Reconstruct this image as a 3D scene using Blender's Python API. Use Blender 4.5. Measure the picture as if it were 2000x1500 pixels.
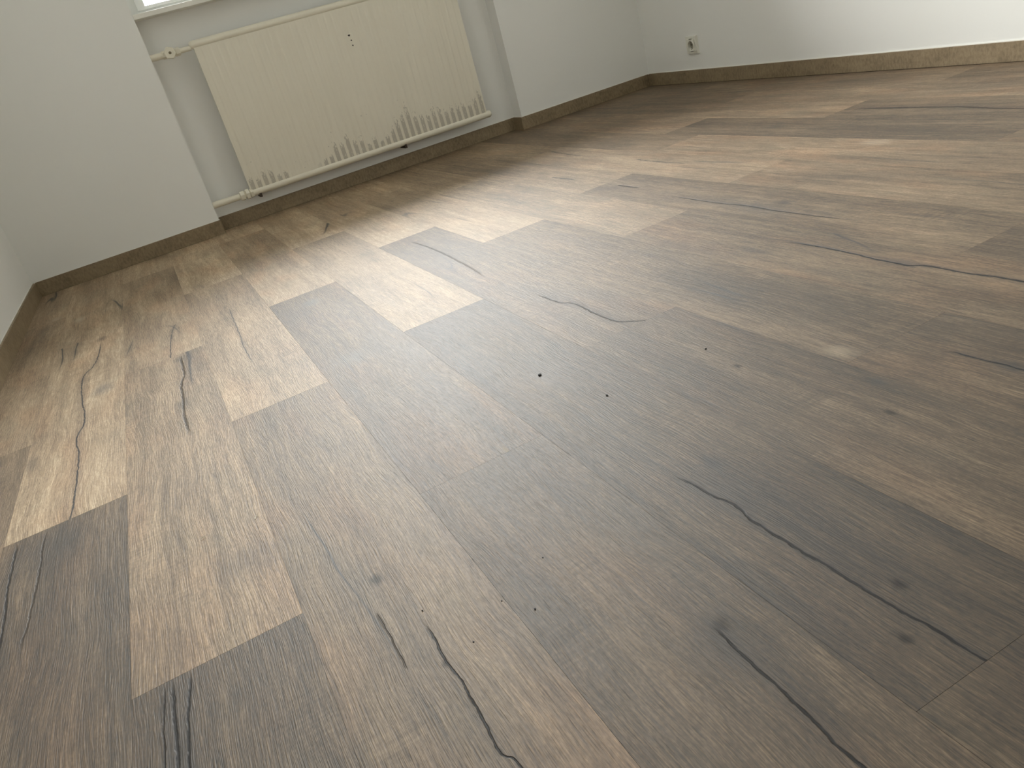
import bpy, bmesh, math, random
from mathutils import Matrix, Vector

for o in list(bpy.data.objects):
    bpy.data.objects.remove(o, do_unlink=True)
scene = bpy.context.scene
COL = scene.collection

# ------------------------------------------------------------------ camera
W, XL, XR, ND, HB = 3.045, 0.768, 2.278, 0.0885, 0.0592   # room width, niche sides, niche depth, skirting height (m)
YB, ZC = -6.40, 3.25                                       # back wall, ceiling height
cam_data = bpy.data.cameras.new('camera')
cam = bpy.data.objects.new('camera', cam_data)
COL.objects.link(cam)
right = Vector((0.868676, -0.424996, -0.254522))
down = Vector((-0.394954, -0.284034, -0.873691))
fwd = Vector((0.299022, 0.859478, -0.414587))
m = Matrix((right, -down, -fwd)).transposed().to_4x4()
m.translation = Vector((0.5565, -3.7060, 0.5451))
cam.matrix_world = m
cam_data.sensor_fit = 'HORIZONTAL'
cam_data.sensor_width = 36.0
cam_data.lens = 36.0 * 1551.6 / 2000.0
cam_data.clip_start = 0.02
scene.camera = cam

# ------------------------------------------------------------------ sky, exposure
SKY = 47.0
world = bpy.data.worlds.new('overcast_sky')
scene.world = world
world.use_nodes = True
wt = world.node_tree
wt.nodes.clear()
wo = wt.nodes.new('ShaderNodeOutputWorld')
wb = wt.nodes.new('ShaderNodeBackground')
wc = wt.nodes.new('ShaderNodeTexCoord')
ws = wt.nodes.new('ShaderNodeSeparateXYZ')
wr = wt.nodes.new('ShaderNodeValToRGB')                    # overcast: the zenith three times the horizon, grey ground below
wm = wt.nodes.new('ShaderNodeMapRange')
wm.inputs['From Min'].default_value = -0.25
wm.inputs['From Max'].default_value = 1.0
wr.color_ramp.elements[0].position = 0.19
wr.color_ramp.elements[0].color = (0.12, 0.118, 0.11, 1)
wr.color_ramp.elements[1].position = 0.21
wr.color_ramp.elements[1].color = (0.335, 0.345, 0.34, 1)
e = wr.color_ramp.elements.new(1.0)
e.color = (1.0, 1.0, 1.0, 1)
wt.links.new(wc.outputs['Generated'], ws.inputs[0])
wt.links.new(ws.outputs['Z'], wm.inputs['Value'])
wt.links.new(wm.outputs[0], wr.inputs[0])
wt.links.new(wr.outputs[0], wb.inputs['Color'])
wb.inputs['Strength'].default_value = SKY
wt.links.new(wb.outputs[0], wo.inputs[0])

portal = bpy.data.lights.new('window_portal', 'AREA')      # sampling hint for the daylight that comes through the window
portal.shape = 'RECTANGLE'
portal.size, portal.size_y = XR - XL, 2.10
portal.cycles.is_portal = True
po = bpy.data.objects.new('window_portal', portal)
po.location = ((XL + XR) / 2, 0.128, 0.896 + 1.05)
po.rotation_euler = (-math.pi / 2, 0, 0)
COL.objects.link(po)

vs = scene.view_settings
vs.view_transform = 'Standard'
vs.look = 'None'
vs.gamma = 1.0
vs.use_curve_mapping = False
vs.exposure = 0.0
scene.display_settings.display_device = 'sRGB'
scene.cycles.max_bounces = 8
scene.cycles.diffuse_bounces = 6
scene.cycles.glossy_bounces = 6
scene.cycles.transparent_max_bounces = 12
scene.cycles.sample_clamp_indirect = 10.0
scene.cycles.use_denoising = True
scene.cycles.adaptive_threshold = 0.02

# ------------------------------------------------------------------ helpers
def lin(r, g, b):
    f = lambda c: (c / 255 / 12.92) if c / 255 <= 0.04045 else ((c / 255 + 0.055) / 1.055) ** 2.4
    return (f(r), f(g), f(b), 1.0)


class NT:
    """compact node writing"""
    def __init__(self, tree):
        self.t = tree

    def n(self, kind, **kw):
        nd = self.t.nodes.new(kind)
        for k, v in kw.items():
            setattr(nd, k, v)
        return nd

    def put(self, sock, v):
        if isinstance(v, bpy.types.NodeSocket):
            self.t.links.new(v, sock)
        else:
            sock.default_value = v

    def m(self, op, a, b=0.0, c=None, clamp=False):
        nd = self.n('ShaderNodeMath', operation=op, use_clamp=clamp)
        self.put(nd.inputs[0], a)
        self.put(nd.inputs[1], b)
        if c is not None:
            self.put(nd.inputs[2], c)
        return nd.outputs[0]

    def xyz(self, x, y, z):
        nd = self.n('ShaderNodeCombineXYZ')
        for i, v in enumerate((x, y, z)):
            self.put(nd.inputs[i], v)
        return nd.outputs[0]

    def noise(self, vec, scale=1.0, detail=2.0, rough=0.5, dist=0.0):
        nd = self.n('ShaderNodeTexNoise')
        self.put(nd.inputs['Vector'], vec)
        nd.inputs['Scale'].default_value = scale
        nd.inputs['Detail'].default_value = detail
        nd.inputs['Roughness'].default_value = rough
        nd.inputs['Distortion'].default_value = dist
        return nd.outputs['Fac']

    def smooth(self, v, lo, hi, a=0.0, b=1.0):
        nd = self.n('ShaderNodeMapRange', interpolation_type='SMOOTHSTEP')
        self.put(nd.inputs['Value'], v)
        self.put(nd.inputs['From Min'], lo)
        self.put(nd.inputs['From Max'], hi)
        self.put(nd.inputs['To Min'], a)
        self.put(nd.inputs['To Max'], b)
        return nd.outputs[0]

    def mix(self, f, a, b, mode='MIX'):
        nd = self.n('ShaderNodeMix', data_type='RGBA', blend_type=mode)
        self.put(nd.inputs[0], f)
        self.put(nd.inputs[6], a)
        self.put(nd.inputs[7], b)
        return nd.outputs[2]

    def ramp(self, v, stops):
        nd = self.n('ShaderNodeValToRGB')
        el = nd.color_ramp.elements
        el[0].position, el[0].color = stops[0]
        el[1].position, el[1].color = stops[-1]
        for p, c in stops[1:-1]:
            k = el.new(p)
            k.color = c
        self.put(nd.inputs[0], v)
        return nd.outputs[0]

    def curve(self, v, pts):
        nd = self.n('ShaderNodeFloatCurve')
        cv = nd.mapping.curves[0]
        cv.points[0].location = pts[0]
        cv.points[1].location = pts[-1]
        for p in pts[1:-1]:
            cv.points.new(*p)
        nd.mapping.update()
        self.put(nd.inputs['Value'], v)
        return nd.outputs[0]


def new_mat(name):
    mt = bpy.data.materials.new(name)
    mt.use_nodes = True
    mt.node_tree.nodes.clear()
    t = NT(mt.node_tree)
    out = t.n('ShaderNodeOutputMaterial')
    b = t.n('ShaderNodeBsdfPrincipled')
    mt.node_tree.links.new(b.outputs[0], out.inputs[0])
    return mt, t, b


def bump(t, b, h, strength, dist):
    nd = t.n('ShaderNodeBump')
    nd.inputs['Strength'].default_value = strength
    nd.inputs['Distance'].default_value = dist
    t.put(nd.inputs['Height'], h)
    t.put(b.inputs['Normal'], nd.outputs[0])


def simple_mat(name, col, rough=0.5, var=0.05, scale=40.0, bstr=0.0, bdist=0.001, metal=0.0, spec=0.5):
    mt, t, b = new_mat(name)
    co = t.n('ShaderNodeTexCoord').outputs['Object']
    nz = t.noise(co, scale, 3.0)
    v = t.m('MULTIPLY_ADD', nz, 2 * var, 1 - var)
    t.put(b.inputs['Base Color'], t.mix(1.0, col, t.xyz(v, v, v), 'MULTIPLY'))
    b.inputs['Roughness'].default_value = rough
    b.inputs['Metallic'].default_value = metal
    b.inputs['Specular IOR Level'].default_value = spec
    if bstr:
        bump(t, b, t.noise(co, scale * 6, 3.0), bstr, bdist)
    return mt


def add_box(bm, a, b):
    x0, y0, z0 = a
    x1, y1, z1 = b
    v = [bm.verts.new(p) for p in ((x0, y0, z0), (x1, y0, z0), (x1, y1, z0), (x0, y1, z0),
                                   (x0, y0, z1), (x1, y0, z1), (x1, y1, z1), (x0, y1, z1))]
    for f in ((0, 3, 2, 1), (4, 5, 6, 7), (0, 1, 5, 4), (1, 2, 6, 5), (2, 3, 7, 6), (3, 0, 4, 7)):
        bm.faces.new([v[i] for i in f])


def add_lathe(bm, p0, axis, prof, n=24, ang=0.0):
    """rings of (distance along axis, radius) with closed ends; n = 6 gives a hexagon"""
    ax = Vector(axis).normalized()
    u = ax.orthogonal().normalized()
    if abs(ax.z) < 0.5:
        u = Vector((0, 0, 1))
        u = (u - ax * u.dot(ax)).normalized()
    w = ax.cross(u)
    p0 = Vector(p0)
    rings = []
    for d, r in prof:
        rings.append([bm.verts.new(p0 + ax * d + (u * math.cos(2 * math.pi * k / n + ang) + w * math.sin(2 * math.pi * k / n + ang)) * r) for k in range(n)])
    for a, b in zip(rings[:-1], rings[1:]):
        for k in range(n):
            bm.faces.new((a[k], a[(k + 1) % n], b[(k + 1) % n], b[k]))
    bm.faces.new(list(reversed(rings[0])))
    bm.faces.new(rings[-1])


def obj(name, bm, mat, parent=None, smooth=None, loc=None):
    bmesh.ops.recalc_face_normals(bm, faces=bm.faces)
    me = bpy.data.meshes.new(name)
    bm.to_mesh(me)
    bm.free()
    if smooth is not None:
        for p in me.polygons:
            p.use_smooth = True
        me.set_sharp_from_angle(angle=math.radians(smooth))
    me.materials.append(mat)
    o = bpy.data.objects.new(name, me)
    COL.objects.link(o)
    if parent is not None:
        o.parent = parent
    if loc is not None:
        o.location = loc
    return o


def boxes(*bs):
    bm = bmesh.new()
    for a, b in bs:
        add_box(bm, a, b)
    return bm


def bevel(bm, w, seg=2):
    bmesh.ops.bevel(bm, geom=list(bm.edges), offset=w, segments=seg, affect='EDGES', profile=0.5)
    return bm


def tag(o, label, cat, kind=None, group=None):
    o['label'] = label
    o['category'] = cat
    if kind:
        o['kind'] = kind
    if group:
        o['group'] = group
    return o


# ------------------------------------------------------------------ materials of the room
mt_wall, t, b = new_mat('white_wall_paint')
co = t.n('ShaderNodeTexCoord').outputs['Object']
nz = t.noise(co, 1.3, 1.0)
t.put(b.inputs['Base Color'], t.mix(nz, lin(234, 234, 230), lin(239, 239, 236)))
b.inputs['Roughness'].default_value = 0.75
b.inputs['Specular IOR Level'].default_value = 0.25

mt_base, t, b = new_mat('mottled_tan_skirting')
co = t.n('ShaderNodeTexCoord').outputs['Object']
sp = t.n('ShaderNodeSeparateXYZ')
t.put(sp.inputs[0], co)
hx = t.m('ADD', sp.outputs['X'], sp.outputs['Y'])
v1 = t.xyz(t.m('MULTIPLY', hx, 120.0), t.m('MULTIPLY', sp.outputs['Z'], 55.0), 3.0)
v2 = t.xyz(t.m('MULTIPLY', hx, 14.0), t.m('MULTIPLY', sp.outputs['Z'], 20.0), 9.0)
fine, big = t.noise(v1, 1.0, 5.0, 0.65), t.noise(v2, 1.0, 3.0)
val = t.m('ADD', t.m('MULTIPLY', fine, 0.65), t.m('MULTIPLY', big, 0.35))
t.put(b.inputs['Base Color'], t.ramp(val, [(0.30, lin(104, 88, 66)), (0.5, lin(136, 119, 93)), (0.72, lin(158, 141, 112))]))
b.inputs['Roughness'].default_value = 0.55
bump(t, b, fine, 0.15, 0.0006)

mt_caulk = simple_mat('white_caulk', lin(238, 237, 230), 0.5, 0.02)
mt_frame = simple_mat('white_window_plastic', lin(238, 240, 237), 0.35, 0.02)
mt_sill = simple_mat('white_sill_paint', lin(233, 232, 224), 0.5, 0.03)
mt_sub = simple_mat('dark_underlay', lin(40, 34, 28), 0.9, 0.1)

mt_glass = bpy.data.materials.new('window_glass')
mt_glass.use_nodes = True
mt_glass.node_tree.nodes.clear()
t = NT(mt_glass.node_tree)
out = t.n('ShaderNodeOutputMaterial')
tr = t.n('ShaderNodeBsdfTransparent')
tr.inputs[0].default_value = (0.985, 0.99, 0.985, 1)
gl = t.n('ShaderNodeBsdfGlossy')
gl.inputs['Roughness'].default_value = 0.02
fr = t.n('ShaderNodeFresnel')
fr.inputs[0].default_value = 1.28
mx = t.n('ShaderNodeMixShader')
for s, v in ((mx.inputs[0], fr.outputs[0]), (mx.inputs[1], tr.outputs[0]), (mx.inputs[2], gl.outputs[0]), (out.inputs[0], mx.outputs[0])):
    t.put(s, v)

# ------------------------------------------------------------------ oak print of the planks
OAK = bpy.data.node_groups.new('oak_print', 'ShaderNodeTree')
for nm in ('X', 'Y', 'Tone', 'Warm', 'Seed'):
    OAK.interface.new_socket(nm, in_out='INPUT', socket_type='NodeSocketFloat')
for nm, k in (('Color', 'NodeSocketColor'), ('Height', 'NodeSocketFloat'), ('Cloud', 'NodeSocketFloat')):
    OAK.interface.new_socket(nm, in_out='OUTPUT', socket_type=k)
t = NT(OAK)
gi, go = t.n('NodeGroupInput'), t.n('NodeGroupOutput')
X, Y, TONE, WARM, SEED = (gi.outputs[k] for k in ('X', 'Y', 'Tone', 'Warm', 'Seed'))
zs = t.m('MULTIPLY', SEED, 11.7)
V = lambda sx, sy, dz: t.xyz(t.m('MULTIPLY', X, sx), t.m('MULTIPLY', Y, sy), t.m('ADD', zs, dz))
# slow sideways wander of the grain
wob = t.m('MULTIPLY', t.m('SUBTRACT', t.noise(V(5, 3.2, 1), 1, 2), 0.5), 0.030)
X2 = t.m('ADD', X, wob)
V2 = lambda sx, sy, dz: t.xyz(t.m('MULTIPLY', X2, sx), t.m('MULTIPLY', Y, sy), t.m('ADD', zs, dz))
cloud = t.noise(V(9, 2.6, 2), 1, 3, 0.6)
cloud2 = t.noise(V(13, 4.5, 21), 1, 1.5, 0.55)
cloud3 = t.noise(V(18, 7, 33), 1, 1.5, 0.55)
streak = t.noise(V2(85, 3.5, 4), 1, 3, 0.6)
band = t.noise(V2(24, 0.9, 6), 1, 1, 0.5)
fine = t.noise(V2(620, 24, 8), 1, 2, 0.65)
speck = t.noise(V2(420, 150, 9), 1, 1, 0.6)
saw = t.noise(V(16, 190, 14), 1, 1, 0.5)
sawm = t.smooth(t.noise(V(7, 5, 15), 1, 1), 0.54, 0.72)
c5 = lambda v, k: t.m('MULTIPLY', t.m('SUBTRACT', v, 0.5), k)
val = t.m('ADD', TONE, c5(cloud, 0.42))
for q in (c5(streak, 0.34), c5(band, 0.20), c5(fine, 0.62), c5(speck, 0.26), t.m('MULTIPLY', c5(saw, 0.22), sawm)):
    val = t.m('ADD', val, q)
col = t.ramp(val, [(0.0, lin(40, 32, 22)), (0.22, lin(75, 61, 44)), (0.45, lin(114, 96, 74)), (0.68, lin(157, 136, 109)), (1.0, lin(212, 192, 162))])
pink = t.m('MULTIPLY', t.smooth(cloud2, 0.42, 0.72), WARM)
col = t.mix(t.m('MULTIPLY', pink, 0.55), col, t.mix(1.0, col, (1.18, 0.94, 0.78, 1), 'MULTIPLY'))
col = t.mix(t.m('MULTIPLY', t.smooth(cloud3, 0.50, 0.75), 0.65), col, t.mix(1.0, col, (0.80, 0.84, 0.85, 1), 'MULTIPLY'))
# own thin cracks, found only here and there
ln = t.m('ABSOLUTE', t.m('SUBTRACT', t.noise(V2(9, 0.8, 40), 1, 1, 0.4), 0.5))
lm = t.smooth(t.noise(V(6, 2.3, 44), 1, 1), 0.57, 0.70)
crack = t.m('MULTIPLY', t.smooth(ln, 0.001, 0.008, 1.0, 0.0), lm)
halo = t.m('MULTIPLY', t.smooth(ln, 0.0, 0.05, 1.0, 0.0), lm)
# small knots
vo = t.n('ShaderNodeTexVoronoi')
t.put(vo.inputs['Vector'], V2(6.5, 2.1, 50))
vo.inputs['Scale'].default_value = 1.0
kd = t.m('ADD', vo.outputs['Distance'], c5(cloud3, 0.10))
knot = t.m('MULTIPLY', t.smooth(kd, 0.03, 0.13, 1.0, 0.0), t.smooth(t.noise(V(4, 1.5, 55), 1, 1), 0.5, 0.6))
dk = t.m('ADD', t.m('MULTIPLY', crack, 0.70), t.m('MULTIPLY', halo, 0.26))
dk = t.m('ADD', dk, t.m('MULTIPLY', knot, 0.40), clamp=True)
col = t.mix(dk, col, lin(44, 40, 37))
hgt = fine
t.put(go.inputs['Color'], col)
t.put(go.inputs['Height'], hgt)
t.put(go.inputs['Cloud'], cloud)


def plank_mat(name, x0=0.0, y0=0.0, cracks=(), spots=()):
    """x0, y0: plank corner in the room; cracks: (points, widest half width, strength, halo); spots: (x, y, rx, ry, colour, strength)"""
    mt, t, b = new_mat(name)
    co = t.n('ShaderNodeTexCoord').outputs['Object']
    sp = t.n('ShaderNodeSeparateXYZ')
    t.put(sp.inputs[0], co)
    X, Y = sp.outputs['X'], sp.outputs['Y']
    g = t.n('ShaderNodeGroup')
    g.node_tree = OAK
    t.put(g.inputs['X'], X)
    t.put(g.inputs['Y'], Y)
    for nm in ('tone', 'warm', 'seed'):
        a = t.n('ShaderNodeAttribute', attribute_type='OBJECT', attribute_name=nm)
        t.put(g.inputs[nm.capitalize()], a.outputs['Fac'])
    col, hgt, msk = g.outputs['Color'], g.outputs['Height'], None
    if cracks or spots:
        j1 = t.m('SUBTRACT', t.noise(t.xyz(t.m('MULTIPLY', X, 40.0), t.m('MULTIPLY', Y, 45.0), 2.0), 1, 2), 0.5)
        j2 = t.noise(t.xyz(t.m('MULTIPLY', X, 300.0), t.m('MULTIPLY', Y, 60.0), 7.0), 1, 2, 0.6)
        Xj = t.m('ADD', t.m('MULTIPLY_ADD', j1, 0.0045, X), t.m('MULTIPLY', t.m('SUBTRACT', j2, 0.5), 0.0022))
    for (sx, sy, rx, ry, c, st) in spots:
        dx = t.m('DIVIDE', t.m('SUBTRACT', Xj, sx - x0), rx)
        dy = t.m('DIVIDE', t.m('SUBTRACT', Y, sy - y0), ry)
        r = t.m('SQRT', t.m('ADD', t.m('MULTIPLY', dx, dx), t.m('MULTIPLY', dy, dy)))
        r = t.m('ADD', r, t.m('MULTIPLY', t.m('SUBTRACT', j2, 0.5), 1.2 if rx > 0.012 else 1.1))
        k = t.m('MULTIPLY', t.smooth(r, 0.0 if rx > 0.012 else 0.2, 1.3, 1.0, 0.0), st)
        col = t.mix(k, col, c)
        if rx <= 0.012:
            msk = k if msk is None else t.m('MAXIMUM', msk, k)
    for pts, wmax, st, halo in cracks:
        pts = sorted([(y - y0, x - x0) for x, y in pts])
        ya, yb = pts[0][0], pts[-1][0]
        xs = [p[1] for p in pts]
        xa, xb = min(xs) - 0.001, max(xs) + 0.001
        tt = t.m('DIVIDE', t.m('SUBTRACT', Y, ya), yb - ya)
        gx = t.curve(tt, [((y - ya) / (yb - ya), (x - xa) / (xb - xa)) for y, x in pts])
        gx = t.m('MULTIPLY_ADD', gx, xb - xa, xa)
        inside = t.m('MULTIPLY', t.smooth(tt, 0.0, 0.12), t.smooth(tt, 0.9, 1.0, 1.0, 0.0))
        if abs(ya) < 0.03:                     # runs out through the plank's end
            inside = t.smooth(tt, 0.9, 1.0, 1.0, 0.0)
        d = t.m('ABSOLUTE', t.m('SUBTRACT', Xj, gx))
        wv = t.m('MULTIPLY', t.m('MULTIPLY_ADD', j2, 1.4, 0.1), wmax * (1.0 if y0 < -2.5 else 0.72))
        core = t.m('MULTIPLY', t.smooth(t.m('DIVIDE', d, wv), 0.3, 1.15, 1.0, 0.0), inside)
        hal = t.m('MULTIPLY', t.smooth(t.m('DIVIDE', d, halo), 0.0, 1.0, 1.0, 0.0), inside)
        k = t.m('ADD', t.m('MULTIPLY', core, st), t.m('MULTIPLY', hal, 0.34 * st), clamp=True)
        col = t.mix(k, col, lin(30, 28, 27))
        msk = core if msk is None else t.m('MAXIMUM', msk, core)
        if y0 < -2.5:
            hgt = t.m('SUBTRACT', hgt, t.m('MULTIPLY', core, 1.0))
    t.put(b.inputs['Base Color'], col)
    t.put(b.inputs['Roughness'], t.m('MULTIPLY_ADD', g.outputs['Cloud'], 0.06, 0.59))
    b.inputs['Specular IOR Level'].default_value = 0.56
    if msk is not None:                        # open cracks and knot holes do not shine
        t.put(b.inputs['Specular IOR Level'], t.m('MULTIPLY_ADD', msk, -0.30 if y0 < -2.5 else -0.12, 0.56))
    bump(t, b, hgt, 0.85, 0.0010)
    return mt


# ------------------------------------------------------------------ shell of the room
TB = 0.010                                                  # skirting thickness: its face is the plane the floor meets
YO = 0.130                                                   # outer face of the window wall
ZS, ZT = 0.896, 3.00                                        # window sill top, window head
wf = bpy.data.objects.new('wall_front', None)
COL.objects.link(wf)
tag(wf, 'white window wall with the recessed radiator niche below the window', 'wall', 'structure')
obj('pier', boxes(((-0.2, TB, 0), (XL - 0.003, YO, ZC))), mt_wall, wf)
obj('pier', boxes(((XR + TB, TB, 0), (W + 0.2, YO, ZC))), mt_wall, wf)
obj('parapet', boxes(((XL - 0.003, ND + TB, 0), (XR + TB, YO, ZS - 0.019))), mt_wall, wf)
obj('lintel', boxes(((XL - 0.003, TB, ZT), (XR + TB, YO, ZC))), mt_wall, wf)
tag(obj('wall_left', boxes(((-0.2, YB, 0), (-TB, TB, ZC))), mt_wall), 'plain white side wall without a socket', 'wall', 'structure')
tag(obj('wall_right', boxes(((W + TB, YB, 0), (W + 0.2, TB, ZC))), mt_wall), 'bright white side wall carrying the socket', 'wall', 'structure')
tag(obj('wall_back', boxes(((-0.2, YB - 0.2, 0), (W + 0.2, YB, ZC))), mt_wall), 'plain white wall facing the window', 'wall', 'structure')
tag(obj('ceiling', boxes(((-0.2, YB - 0.2, ZC), (W + 0.2, YO, ZC + 0.1))), mt_wall), 'plain white flat ceiling over the room', 'ceiling', 'structure')


def skirting(name, label, runs):
    """runs: lists of boards (a, b, axis) as boxes on the wall, with a thin caulk bead on top"""
    r = bpy.data.objects.new(name, None)
    COL.objects.link(r)
    tag(r, label, 'baseboard', 'structure')
    for (a, b_, cz) in runs:
        bm = boxes((a, b_))
        top = [e for e in bm.edges if all(v.co.z > b_[2] - 1e-5 for v in e.verts)]
        bmesh.ops.bevel(bm, geom=top, offset=0.0015, segments=2, affect='EDGES')
        obj('board', bm, mt_base, r)
        obj('caulk_bead', boxes(cz), mt_caulk, r)
    return r


Z0 = 0.0
g_ = 0.0004
skirting('baseboard_left', 'tan mottled skirting board along the plain side wall', [
    ((-TB, YB, Z0), (0, -1.9 - g_, HB), ((-TB, YB, HB), (-TB + 0.002, -1.9, HB + 0.002))),
    ((-TB, -1.9 + g_, Z0), (0, 0, HB), ((-TB, -1.9, HB), (-TB + 0.002, 0, HB + 0.002)))])
skirting('baseboard_right', 'tan mottled skirting board along the wall with the socket', [
    ((W, YB, Z0), (W + TB, -1.742 - g_, HB), ((W + TB - 0.003, YB, HB), (W + TB, -1.742, HB + 0.003))),
    ((W, -1.742 + g_, Z0), (W + TB, 0, HB), ((W + TB - 0.003, -1.742, HB), (W + TB, 0, HB + 0.003)))])
c_ = lambda x0, x1, y: ((x0, y - 0.002, HB), (x1, y, HB + 0.002))
skirting('baseboard_front', 'tan skirting board under the window stepping into the radiator niche', [
    ((0, 0, Z0), (XL, TB, HB), c_(0, XL - 0.003, TB)),
    ((XL - 0.003, TB, Z0), (XL + 0.004, ND, HB), ((XL - 0.003, TB, HB), (XL - 0.001, ND, HB + 0.002))),
    ((XL + 0.004, ND, Z0), (XR, ND + TB, HB), c_(XL, XR + TB, ND + TB)),
    ((XR, TB, Z0), (XR + TB, ND + TB, HB), ((XR + TB - 0.002, TB, HB), (XR + TB, ND, HB + 0.002))),
    ((XR, 0, Z0), (2.345 - g_, TB, HB), c_(XR + TB, 2.345, TB)),
    ((2.345 + g_, 0, Z0), (W, TB, HB), c_(2.345, W, TB))])
tag(obj('baseboard_back', boxes(((0, YB, Z0), (W, YB + TB, HB))), mt_base), 'tan skirting board along the wall facing the window', 'baseboard', 'structure')

# window: sill, frame, sash with its pane, handle
win = bpy.data.objects.new('window_1', None)
win.location = ((XL + XR) / 2, 0.2, ZS)
COL.objects.link(win)
tag(win, 'white framed single-sash window above the radiator niche', 'window', 'structure')
ox, oz = win.location.x, ZS
wx0, wx1 = XL - 0.003 - ox, XR + TB - ox
hz = ZT - ZS
obj('window_sill', bevel(boxes(((wx0, TB - 0.2, -0.019), (wx1, YO - 0.2, 0.0))), 0.0015), mt_sill, win)
y0, y1 = -0.140, -0.105
fw = 0.030
obj('window_frame', boxes(((wx0, y0, 0), (wx0 + fw, y1, hz)), ((wx1 - fw, y0, 0), (wx1, y1, hz)),
                          ((wx0 + fw, y0, 0), (wx1 - fw, y1, 0.012)), ((wx0 + fw, y0, hz - fw), (wx1 - fw, y1, hz))), mt_frame, win)
a, b_, s, zb = wx0 + fw, wx1 - fw, 0.032, 0.012
mid = b_ + 0.014
sa = obj('sash', boxes(((a, y0 - 0.008, zb), (a + s, y1 - 0.008, hz - fw)), ((b_ - s, y0 - 0.008, zb), (b_, y1 - 0.008, hz - fw)),
                       ((a + s, y0 - 0.008, zb), (b_ - s, y1 - 0.008, zb + 0.012)), ((a + s, y0 - 0.008, hz - fw - s), (b_ - s, y1 - 0.008, hz - fw))), mt_frame, win)
obj('pane', boxes(((a + s, y0 + 0.012, zb + 0.012), (b_ - s, y0 + 0.016, hz - fw - s))), mt_glass, sa)
bm = boxes(((mid - 0.045, y0 - 0.02, 0.55), (mid - 0.015, y0 - 0.012, 0.62)), ((mid - 0.038, y0 - 0.055, 0.575), (mid - 0.022, y0 - 0.02, 0.595)),
           ((mid - 0.038, y0 - 0.055, 0.46), (mid - 0.022, y0 - 0.043, 0.595)))
obj('handle', bm, mt_frame, win)

# ------------------------------------------------------------------ floor: slab and planks
floor = tag(obj('floor', boxes(((-0.2, YB - 0.2, -0.06), (W + 0.2, YO, -0.0082)), ((-0.2, ND + TB, -0.0082), (W + 0.2, YO, 0.0)),
                             ((-0.2, YB, -0.0082), (-0.012, TB, 0.0)), ((W + 0.012, YB, -0.0082), (W + 0.2, TB, 0.0)), ((-0.2, YB - 0.2, -0.0082), (W + 0.2, YB - 0.002, 0.0))), mt_sub),
            'wood-look plank floor in greyed brown oak running towards the window', 'floor', 'structure')
PW, PL, X00 = 0.194, 1.265, 0.129
# one end joint of each strip (y, metres from the window wall); the others follow at the plank length
JOINT = {-1: -0.62, 0: -1.086, 1: -1.632, 2: -0.96, 3: -1.505, 4: -2.124, 5: -1.300, 6: -1.690, 7: -2.095, 8: -1.565,
         9: -0.75, 10: -1.40, 11: -1.20, 12: -1.765, 13: -1.05, 14: -0.60}
# plank tone and warmth, window wall inward; tone also has window-light falloff painted in
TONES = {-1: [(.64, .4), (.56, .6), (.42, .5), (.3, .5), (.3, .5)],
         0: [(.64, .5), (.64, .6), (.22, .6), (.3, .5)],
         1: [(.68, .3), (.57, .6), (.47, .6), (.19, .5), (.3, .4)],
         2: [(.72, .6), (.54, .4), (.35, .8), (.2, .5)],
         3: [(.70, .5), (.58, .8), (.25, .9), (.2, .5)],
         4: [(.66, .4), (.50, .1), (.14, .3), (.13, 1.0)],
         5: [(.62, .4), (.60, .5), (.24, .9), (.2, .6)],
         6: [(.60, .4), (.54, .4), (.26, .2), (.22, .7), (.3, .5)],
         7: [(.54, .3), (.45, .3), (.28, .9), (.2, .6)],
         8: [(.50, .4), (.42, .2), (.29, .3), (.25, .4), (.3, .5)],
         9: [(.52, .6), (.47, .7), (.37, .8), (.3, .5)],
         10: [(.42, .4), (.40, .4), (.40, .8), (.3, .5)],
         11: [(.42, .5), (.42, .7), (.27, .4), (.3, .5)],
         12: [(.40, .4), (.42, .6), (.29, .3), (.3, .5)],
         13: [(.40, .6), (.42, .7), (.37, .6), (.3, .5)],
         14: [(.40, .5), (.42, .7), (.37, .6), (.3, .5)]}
DK, PALE, GREY = lin(30, 27, 24), lin(190, 174, 150), lin(84, 83, 81)
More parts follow.
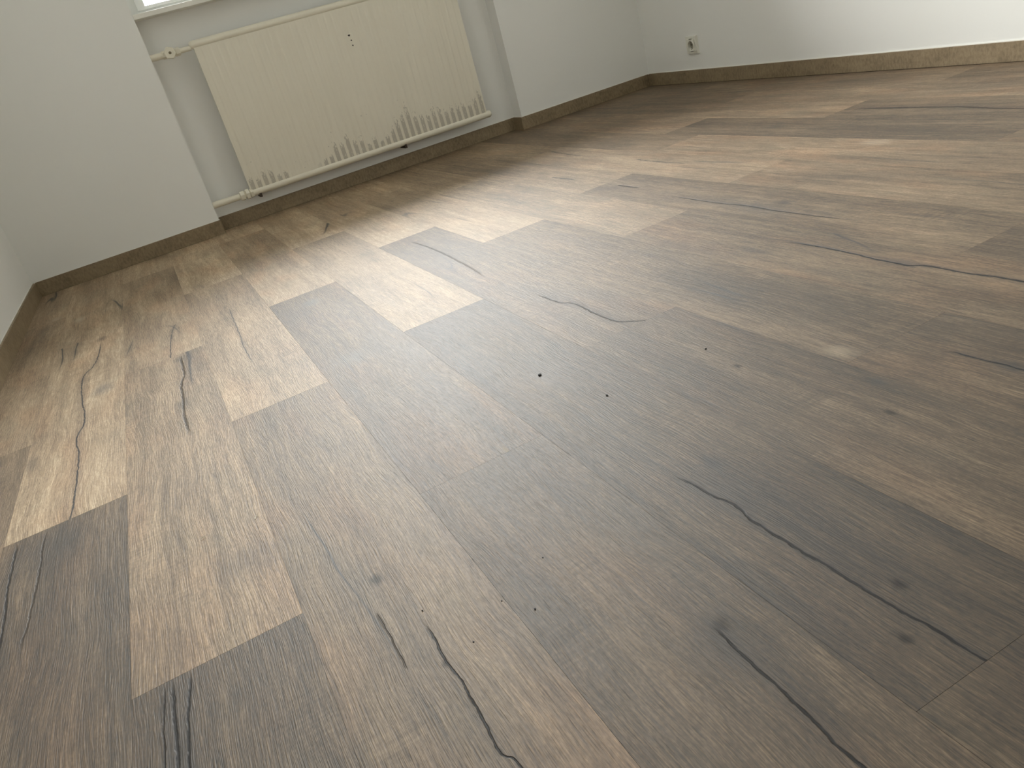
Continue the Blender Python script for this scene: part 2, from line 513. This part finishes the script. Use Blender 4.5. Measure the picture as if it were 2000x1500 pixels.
CR = {
    0: [([(.2588, -1.1555), (.256, -1.3015), (.2405, -1.4389), (.2193, -1.5287), (.2268, -1.7246), (.2368, -1.8714), (.2248, -1.9627), (.2329, -2.0566), (.235, -2.1926), (.2332, -2.3178), (.2312, -2.349)],   .0036, .75, .022),
        ([(.1509, -2.353), (.1517, -2.408), (.1527, -2.5024), (.1594, -2.6273), (.157, -2.75)], .003, .7, .02),
        ([(.199, -2.353), (.1938, -2.3982), (.1953, -2.4825), (.1947, -2.5415), (.188, -2.70)], .0025, .45, .02)],
    1: [([(.472, -1.2923), (.4519, -1.3998), (.4366, -1.625)], .003, .7, .012),
        ([(.4563, -1.6437), (.4578, -1.7874), (.4449, -1.89), (.4423, -1.9843), (.4376, -2.1025), (.4387, -2.1705), (.4378, -2.2204)], .0045, .55, .022),
        ([(.3670, -2.898), (.3657, -2.9513), (.3659, -2.991), (.3647, -3.0334), (.362, -3.2)], .0028, .9, .006),
        ([(.3869, -2.8983), (.3832, -2.9316), (.3791, -2.9703), (.3748, -3.0411), (.372, -3.2)], .0022, .9, .006),
        ([(.3591, -2.898), (.3552, -2.951), (.3526, -3.0241), (.351, -3.2)], .0018, .6, .010)],
    2: [([(.6194, -1.3418), (.6135, -1.4831), (.6083, -1.6558), (.602, -1.8179), (.6049, -1.9539)], .0032, .65, .012),
        ([(.6238, -3.012), (.6278, -3.0493), (.6259, -3.0836), (.6279, -3.1064), (.6281, -3.157), (.6256, -3.1968), (.6256, -3.213), (.6312, -3.2268), (.6339, -3.241), (.636, -3.31)], .0017, .85, .006),
        ([(.5891, -2.9609), (.5898, -3.0161), (.5895, -3.0735)], .0015, .5, .007)],
    3: [([(.849, -3.2131), (.847, -3.2331), (.8447, -3.2632), (.8437, -3.3198), (.8404, -3.3611), (.8387, -3.3827), (.8402, -3.4001), (.842, -3.5)], .0022, .85, .012)],
    4: [([(.9717, -2.99), (.9737, -3.024), (.9759, -3.0636), (.981, -3.0968), (.9761, -3.1271), (.9763, -3.1615), (.9768, -3.207), (.9785, -3.2316), (.9778, -3.2509), (.9783, -3.2912), (.9795, -3.3221), (.9821, -3.3498), (.9812, -3.3735), (.982, -3.3885)], .0024, .95, .012)],
    5: [([(1.1811, -2.2303), (1.1833, -2.3176), (1.1981, -2.3658), (1.1933, -2.4748), (1.2027, -2.5353)], .0035, .6, .014),
        ([(1.172, -1.36), (1.19, -1.55), (1.183, -1.78), (1.165, -2.0)], .004, .4, .02)],
    6: [([(1.383, -3.0241), (1.3864, -3.0341), (1.3918, -3.0545), (1.391, -3.0766), (1.3935, -3.0955), (1.3944, -3.1151), (1.3936, -3.1351), (1.395, -3.3)], .0024, .85, .011)],
    7: [([(1.6081, -2.4838), (1.615, -2.5857), (1.6126, -2.6617), (1.6066, -2.7345), (1.6057, -2.7893), (1.6162, -2.8237), (1.6152, -2.8833), (1.6197, -2.9311), (1.6207, -2.9782), (1.622, -3.2)], .004, .75, .017)],
    8: [([(1.7519, -1.9552), (1.7463, -2.1249), (1.7523, -2.2284), (1.7472, -2.3345), (1.7475, -2.4253), (1.7551, -2.5416)], .0045, .6, .018),
        ([(1.7694, -1.2175), (1.772, -1.30), (1.7759, -1.3745)], .006, .75, .014),
        ([(1.7767, -1.6305), (1.775, -1.69), (1.7796, -1.7477)], .006, .6, .02)],
    9: [([(1.997, -1.3969), (1.9878, -1.5547), (1.989, -1.6896)], .006, .6, .02),
        ([(2.0135, -.76), (1.9976, -.8994), (1.9882, -1.0647)], .007, .55, .025)],
    12: [([(2.5307, -1.79), (2.5491, -1.8618), (2.5512, -2.1199), (2.5255, -2.3535), (2.53, -2.7)], .008, .55, .045)],
}
SP = {
    0: [(.2615, -1.15, .020, .035, DK, .65), (.2709, -1.675, .030, .05, GREY, .55), (.1794, -.7529, .022, .06, PALE, .4), (.21, -2.43, .06, .09, lin(46, 41, 37), .55)],
    -1: [(.0615, -.7086, .03, .09, DK, .45), (.095, -.60, .02, .05, PALE, .3)],
    1: [(.4376, -2.0133, .018, .045, DK, .6), (.4566, -1.675, .022, .03, DK, .5), (.370, -3.05, .018, .22, lin(40, 36, 32), .55), (.47, -2.73, .06, .06, lin(52, 48, 43), .5)],
    2: [(.6241, -3.0881, .004, .008, DK, .6), (.6062, -2.9044, .010, .014, lin(48, 48, 46), .7)],
    3: [(.8105, -1.6229, .028, .045, GREY, .6), (.777, -2.1511, .045, .06, GREY, .5), (.8551, -3.2232, .009, .012, DK, .55), (.8484, -2.7659, .004, .018, lin(120, 108, 88), .7), (.835, -3.24, .035, .05, lin(40, 36, 32), .5)],
    4: [(1.0041, -3.288, .007, .009, DK, .8), (.9574, -3.3357, .006, .008, DK, .8), (1.0189, -3.0106, .020, .022, DK, .6), (.9900, -3.06, .04, .09, lin(38, 34, 31), .5), (1.0, -2.60, .05, .10, GREY, .3)],
    5: [(1.2034, -2.8361, .006, .010, DK, .8), (1.2783, -3.0213, .016, .016, lin(46, 42, 37), .6), (1.2282, -3.0833, .006, .010, DK, .7)],
    6: [(1.3145, -2.92, .02, .03, PALE, .2), (1.3936, -3.12, .020, .03, lin(44, 41, 37), .6)],
    7: [(1.612, -2.77, .022, .07, lin(54, 52, 51), .5)],
    8: [(1.7971, -2.3002, .018, .03, DK, .7), (1.75, -2.25, .04, .20, lin(60, 56, 52), .5)],
    10: [(2.2346, -2.162, .03, .06, PALE, .25)],
}
rnd = random.Random(5)
mt_generic = plank_mat('oak_print_plank')
full = None
GAP = 0.00014
for i in range(-1, 15):
    xa, xb = X00 + PW * i, X00 + PW * (i + 1)
    xa, xb = max(xa, -0.006), min(xb, W + 0.006)
    ytop = -0.003 if (xb < XL or xa > XR) else ND - 0.003
    j = JOINT[i]
    while j + PL < ytop:
        j += PL
    ends = [ytop]
    while j > YB:
        ends.append(j)
        j -= PL
    ends.append(YB)
    for k in range(len(ends) - 1):
        yb_, ya_ = ends[k], ends[k + 1]
        if yb_ - ya_ < 0.02:
            continue
        cr = [c for c in CR.get(i, []) if ya_ - 0.02 < min(p[1] for p in c[0]) + 0.03 and ya_ - 0.01 <= sum(p[1] for p in c[0]) / len(c[0]) <= yb_ + 0.01]
        spt = [s for s in SP.get(i, []) if ya_ <= s[1] <= yb_]
        mat = plank_mat('oak_print_cracked_plank', xa, ya_, cr, spt) if (cr or spt) else mt_generic
        w, l = xb - xa - 2 * GAP, yb_ - ya_ - 2 * GAP
        bm = boxes(((GAP, GAP, -0.008), (GAP + w, GAP + l, 0.0)))
        o = obj('plank', bm, mat, floor, loc=(xa, ya_, 0))
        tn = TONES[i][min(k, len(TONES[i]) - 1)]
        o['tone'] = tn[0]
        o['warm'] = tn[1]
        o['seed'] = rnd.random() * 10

# ------------------------------------------------------------------ radiator in the niche
RX0, RX1, ZB, ZT_, YF = 0.9385, 2.117, 0.128, 0.741, 0.016
PITCH = (RX1 - RX0) / 38
mt_rad, t, b = new_mat('aged_cream_radiator_paint')
co = t.n('ShaderNodeTexCoord').outputs['Object']
sp = t.n('ShaderNodeSeparateXYZ')
t.put(sp.inputs[0], co)
rx, rz = sp.outputs['X'], sp.outputs['Z']
base = t.mix(t.noise(co, 5.0, 3.0), lin(230, 224, 207), lin(236, 231, 216))
base = t.mix(t.m('MULTIPLY', t.noise(t.xyz(t.m('MULTIPLY', rx, 90.0), t.m('MULTIPLY', rz, 4.0), 1.0), 1, 3), 0.25), base, lin(206, 200, 184))
ph = t.m('FRACT', t.m('DIVIDE', rx, PITCH))
flat = t.m('MULTIPLY', t.smooth(ph, 0.16, 0.24), t.smooth(ph, 0.76, 0.84, 1.0, 0.0))
u = t.m('DIVIDE', rx, RX1 - RX0)
hx = lambda x: (x - RX0) / (RX1 - RX0)
hc = t.curve(u, [(hx(x), h) for x, h in ((.94, .25), (.99, .34), (1.05, .30), (1.10, .22), (1.17, .05), (1.27, .12), (1.33, .36), (1.42, .50), (1.48, .34), (1.57, .26),
                                          (1.64, .45), (1.69, .80), (1.76, .72), (1.86, .62), (1.93, .42), (1.985, .62), (2.03, .38), (2.09, .55), (2.117, .2))])
cell = t.m('FLOOR', t.m('DIVIDE', rx, PITCH))
wn = t.n('ShaderNodeTexWhiteNoise', noise_dimensions='1D')
t.put(wn.inputs['W'], cell)
hh = t.m('MULTIPLY', hc, t.m('MULTIPLY_ADD', wn.outputs['Value'], 0.10, 0.085))
hz_ = t.m('SUBTRACT', rz, ZB + 0.008)
n3 = t.noise(t.xyz(t.m('MULTIPLY', rx, 160.0), t.m('MULTIPLY', rz, 70.0), 4.0), 1, 4, 0.65)
edge = t.m('SUBTRACT', t.m('DIVIDE', hz_, hh), t.m('MULTIPLY', t.m('SUBTRACT', n3, 0.5), 2.6))
worn = t.m('MULTIPLY', t.smooth(edge, 0.75, 1.05, 1.0, 0.0), flat)
worn = t.m('MULTIPLY', worn, t.smooth(hc, 0.06, 0.2))
worn = t.m('MULTIPLY', worn, t.smooth(n3, 0.30, 0.44))
speck = t.m('MULTIPLY', t.smooth(t.noise(t.xyz(t.m('MULTIPLY', rx, 75.0), t.m('MULTIPLY', rz, 60.0), 8.0), 1, 2), 0.69, 0.74),
            t.smooth(rz, 0.16, 0.42, 1.0, 0.0))
worn = t.m('MULTIPLY', t.m('MAXIMUM', worn, t.m('MULTIPLY', speck, flat)), 0.50)
col = t.mix(worn, base, lin(128, 121, 110))
t.put(b.inputs['Base Color'], col)
b.inputs['Roughness'].default_value = 0.45
bump(t, b, t.noise(co, 90.0, 3.0), 0.08, 0.001)

rad = bpy.data.objects.new('radiator', None)
rad.location = (RX0, 0, 0)
COL.objects.link(rad)
tag(rad, 'old cream panel radiator with worn grey stripes hanging in the niche', 'radiator')
# fluted front panel: flat troughs between narrow raised beads, slim hollow depth behind
bm = bmesh.new()
prof = []
nfl = 38
for k in range(nfl):
    for f, dy in ((0.0, -0.0022), (0.09, -0.0018), (0.18, -0.0003), (0.26, 0.0), (0.74, 0.0), (0.82, -0.0003), (0.91, -0.0018)):
        prof.append((PITCH * (k + f), dy))
prof.append((PITCH * nfl, -0.0022))
prof[0] = (0.0, 0.0)
prof[1] = (PITCH * 0.09, 0.0)
prof[-1] = (PITCH * nfl, 0.0)
prof[-2] = (PITCH * (nfl - 0.09), 0.0)
yf, yk = YF + 0.003, YF + 0.020
rows = [(ZB, 0.0), (ZB + 0.014, 0.0), (ZB + 0.024, 1.0), (ZT_ - 0.030, 1.0), (ZT_ - 0.018, 0.0), (ZT_, 0.0)]
grid = [[bm.verts.new((x, yf + dy * s, z)) for x, dy in prof] for z, s in rows]
for a, b_ in zip(grid[:-1], grid[1:]):
    for k in range(len(prof) - 1):
        bm.faces.new((a[k], a[k + 1], b_[k + 1], b_[k]))
back = [bm.verts.new((x, yk, z)) for x, z in ((0, ZB), (RX1 - RX0, ZB), (RX1 - RX0, ZT_), (0, ZT_))]
bm.faces.new(back)
bm.faces.new([back[0]] + [back[1]] + list(reversed(grid[0])))
bm.faces.new([back[3], back[2]] + list(reversed(grid[-1])))
bm.faces.new([back[0], back[3]] + [g[0] for g in reversed(grid)])
bm.faces.new([back[1], back[2]] + [g[-1] for g in reversed(grid)])
bmesh.ops.recalc_face_normals(bm, faces=bm.faces)
panel = obj('front_panel', bm, mt_rad, rad, smooth=40)
mt_pipe = simple_mat('cream_pipe_paint', lin(230, 225, 208), 0.40, 0.04, 60, 0.05)
mt_chip = simple_mat('bare_dark_metal', lin(40, 34, 30), 0.6, 0.1)
RT = 0.0165
YT = YF + RT - 0.002
bm = bmesh.new()
add_lathe(bm, (-0.012, YT, 0.7415), (1, 0, 0), [(0, RT * .55), (0.006, RT * .9), (0.014, RT), (1.20, RT), (1.206, RT * .9), (1.21, RT * .5)], 28)
obj('top_header_tube', bm, mt_pipe, rad, smooth=40)
bm = bmesh.new()
add_lathe(bm, (0.004, YT, 0.1215), (1, 0, 0), [(0, RT), (1.186, RT), (1.193, RT * .92), (1.197, RT * .72), (1.1985, RT * .35)], 28)
obj('bottom_header_tube', bm, mt_pipe, rad, smooth=40)
# paint chips in one trough of the panel
for dx, z, rx_, rz_ in ((0.6405, 0.618, .0055, .0038), (0.6440, 0.597, .0035, .003), (0.6445, 0.576, .004, .0032)):
    bm = bmesh.new()
    ring = [bm.verts.new((dx + rx_ * math.cos(a) * (1 + .25 * math.sin(3 * a)), yf - 0.0006, z + rz_ * math.sin(a))) for a in [k * math.pi / 5 for k in range(10)]]
    ring2 = [bm.verts.new((v.co.x, yf + 0.0010, v.co.z)) for v in ring]
    for k in range(10):
        bm.faces.new((ring[k], ring[(k + 1) % 10], ring2[(k + 1) % 10], ring2[k]))
    bm.faces.new(ring)
    bm.faces.new(ring2)
    o = obj('paint_chip', bm, mt_chip, rad)
# supply pipe with valve (left, top)
XJ = XL - 0.004 - RX0
zs_ = 0.7325
bm = bmesh.new()
add_lathe(bm, (XJ, YT, zs_), (1, 0, 0), [(0, 0.0130), (0.045, 0.0130), (0.052, 0.011), (0.075, 0.0105), (-RX0 + RX0 + 0.165, 0.0095)], 20)
obj('supply_pipe', bm, mt_pipe, rad, smooth=40)
bm = bmesh.new()
xv = 0.842 - RX0
add_lathe(bm, (xv - 0.032, YT, zs_), (1, 0, 0), [(0, 0.013), (0.004, 0.0155), (0.016, 0.0155), (0.020, 0.013), (0.05, 0.014), (0.055, 0.0165), (0.072, 0.0165), (0.075, 0.012)], 6)
valve = obj('valve_body', bm, mt_pipe, rad, smooth=30)
bm = bmesh.new()
add_lathe(bm, (xv, YT - 0.008, zs_ + 0.001), (0, -1, 0), [(0, 0.013), (0.012, 0.013), (0.013, 0.024), (0.030, 0.025), (0.034, 0.022)], 6, 0.25)
hd = obj('valve_handle', bm, mt_pipe, valve, smooth=25)
bm = bmesh.new()
add_lathe(bm, (xv, YT - 0.041, zs_ + 0.001), (0, -1, 0), [(0, 0.006), (0.0018, 0.0055)], 12)
obj('handle_screw', bm, simple_mat('dull_brass_screw', lin(120, 110, 88), 0.5, 0.1), valve, smooth=30)
# return pipe with union nuts (left, bottom)
zr = 0.1215
bm = bmesh.new()
add_lathe(bm, (XJ, YT, zr), (1, 0, 0), [(0, 0.0140), (0.062, 0.0140), (0.178, 0.0125)], 20)
obj('return_pipe', bm, mt_pipe, rad, smooth=40)
for x0_, pr in ((-0.052, [(0, .014), (.003, .0215), (.020, .0215), (.024, .015)]), (-0.026, [(0, .016), (.003, .0235), (.016, .0235), (.020, .015)]), (-0.006, [(0, .014), (.003, .0210), (.014, .0210), (.018, .015)])):
    bm = bmesh.new()
    add_lathe(bm, (x0_, YT, zr), (1, 0, 0), pr, 6, 0.3)
    obj('union_nut', bm, mt_pipe, rad, smooth=25)
# iron wall brackets under the lower tube
mt_iron = simple_mat('rusty_dark_bracket', lin(62, 50, 40), 0.7, 0.2)
for bx in (0.030, 0.735):
    bm = boxes(((bx, YT - 0.004, zr - RT - 0.012), (bx + 0.010, ND + TB, zr - RT - 0.002)), ((bx, YT - 0.012, zr - RT - 0.012), (bx + 0.010, YT - 0.004, zr - 0.004)))
    obj('wall_bracket', bm, mt_iron, rad)
for bx in (0.20, 0.98):
    obj('wall_bracket', boxes(((bx, yk, 0.60), (bx + 0.025, ND + TB, 0.615))), mt_iron, rad)

# ------------------------------------------------------------------ socket on the right wall
mt_sock = simple_mat('old_white_socket_plastic', lin(228, 227, 216), 0.35, 0.03)
mt_hole = simple_mat('socket_shadow_plastic', lin(150, 147, 132), 0.5, 0.05)
mt_black = simple_mat('contact_hole', lin(20, 18, 16), 0.8, 0.1)
mt_metal = simple_mat('earth_clip_metal', lin(150, 145, 130), 0.35, 0.05, metal=1.0)
soc = bpy.data.objects.new('wall_socket', None)
soc.location = (W + TB, -0.389, 0.172)
COL.objects.link(soc)
tag(soc, 'white earthed wall socket low on the bright wall near the corner', 'socket')
# frame plate with a round opening: faces -x
def ring_plate(xo, xi, half, r, n=32):
    bm = bmesh.new()
    def sq(k):
        a = 2 * math.pi * k / n
        c, s_ = math.cos(a), math.sin(a)
        q = half / max(abs(c), abs(s_))
        return c * q, s_ * q
    A, B, C, D = [], [], [], []
    for k in range(n):
        a = 2 * math.pi * k / n
        y_, z_ = sq(k)
        A.append(bm.verts.new((xi, y_, z_)))
        B.append(bm.verts.new((xo, y_ * .95, z_ * .95)))
        C.append(bm.verts.new((xo, r * math.cos(a), r * math.sin(a))))
        D.append(bm.verts.new((xi, r * math.cos(a), r * math.sin(a))))
    for P, Q in ((A, B), (B, C), (C, D), (D, A)):
        for k in range(n):
            bm.faces.new((P[k], P[(k + 1) % n], Q[(k + 1) % n], Q[k]))
    return bm
obj('frame', ring_plate(-0.011, 0.0, 0.040, 0.030), mt_sock, soc)
obj('insert', ring_plate(-0.016, -0.001, 0.027, 0.0195), mt_sock, soc)
bm = bmesh.new()
add_lathe(bm, (-0.003, 0, 0), (1, 0, 0), [(0, 0.0197), (0.003, 0.0197)], 28)
obj('recess_floor', bm, mt_hole, soc)
for dy in (-0.0095, 0.0095):
    bm = bmesh.new()
    add_lathe(bm, (-0.0036, dy, 0), (1, 0, 0), [(0, 0.0027), (0.001, 0.0027)], 14)
    obj('contact_hole', bm, mt_black, soc)
for sg in (-1, 1):
    obj('earth_clip', boxes(((-0.014, -0.003, sg * 0.0185 - 0.0012), (-0.004, 0.003, sg * 0.0185 + 0.0012))), mt_metal, soc)
bm = bmesh.new()
add_lathe(bm, (-0.0042, 0, 0), (1, 0, 0), [(0, 0.003), (0.0014, 0.003)], 14)
obj('centre_screw', bm, mt_metal, soc, smooth=30)

# ------------------------------------------------------------------ grit and fibres left on the floor
mt_grit = simple_mat('black_grit', lin(22, 19, 17), 0.8, 0.2)
mt_fib = simple_mat('pale_fibre', lin(226, 220, 205), 0.7, 0.05)


def crumb(x, y, s, seed, label):
    r = random.Random(seed)
    bm = bmesh.new()
    bmesh.ops.create_icosphere(bm, subdivisions=1, radius=s)
    for v in bm.verts:
        k = 0.65 + 0.7 * r.random()
        v.co = Vector((v.co.x * k, v.co.y * k * 1.3, v.co.z * k * 0.6))
    zmin = min(v.co.z for v in bm.verts)
    for v in bm.verts:
        v.co.z -= zmin + 0.0002
    return tag(obj('grit_crumb', bm, mt_grit, loc=(x, y, 0)), label, 'debris', group='black grit on the planks')


crumb(0.9956, -2.589, 0.0032, 1, 'largest black crumb of grit lying on the dark grey plank')
crumb(1.0288, -2.7482, 0.0018, 2, 'small black crumb of grit beside the dark grey plank edge')
crumb(1.2131, -2.7504, 0.0018, 3, 'small black crumb of grit next to a knot in the tan plank')
for k, (x, y, s, lb) in enumerate(((.6323, -2.9971, .0011, 'tiny black speck of grit at the tip of the long thin crack'),
                                   (.7074, -3.0458, .0009, 'tiny black speck of grit lying right at a plank seam'),
                                   (.7292, -3.0821, .0011, 'tiny black speck of grit just beyond the plank seam'),
                                   (.6588, -3.0801, .0010, 'tiny black speck of grit between the thin crack and the plank seam'),
                                   (.7747, -3.0142, .0009, 'tiny black speck of grit on bare grain of an uncracked plank'))):
    crumb(x, y, s, 10 + k, lb)


def fibre(x, y, l, ang, label):
    bm = bmesh.new()
    pts = [Vector((l * (q - 0.5) * math.cos(ang) - 0.25 * l * math.sin(q * 3.1) * math.sin(ang), l * (q - 0.5) * math.sin(ang) + 0.25 * l * math.sin(q * 3.1) * math.cos(ang), 0.0006 + 0.0016 * math.sin(q * 3.1))) for q in [k / 8 for k in range(9)]]
    rings = []
    for k, p in enumerate(pts):
        d = (pts[min(k + 1, 8)] - pts[max(k - 1, 0)]).normalized()
        u = d.cross(Vector((0, 0, 1))).normalized()
        w = u.cross(d)
        rad_ = 0.0006 * (0.5 if k in (0, 8) else 1.0)
        rings.append([bm.verts.new(p + (u * math.cos(a) + w * math.sin(a)) * rad_) for a in (0, 1.57, 3.14, 4.71)])
    for a, b_ in zip(rings[:-1], rings[1:]):
        for k in range(4):
            bm.faces.new((a[k], a[(k + 1) % 4], b_[(k + 1) % 4], b_[k]))
    bm.faces.new(rings[0])
    bm.faces.new(list(reversed(rings[-1])))
    return tag(obj('fibre', bm, mt_fib, loc=(x, y, 0), smooth=60), label, 'debris', group='pale fibres on the planks')


fibre(.4268, -2.6196, .008, .3, 'short pale curled fibre lying on the brown plank')
fibre(.504, -2.629, .008, .9, 'short pale curled fibre lying near the plank seam')
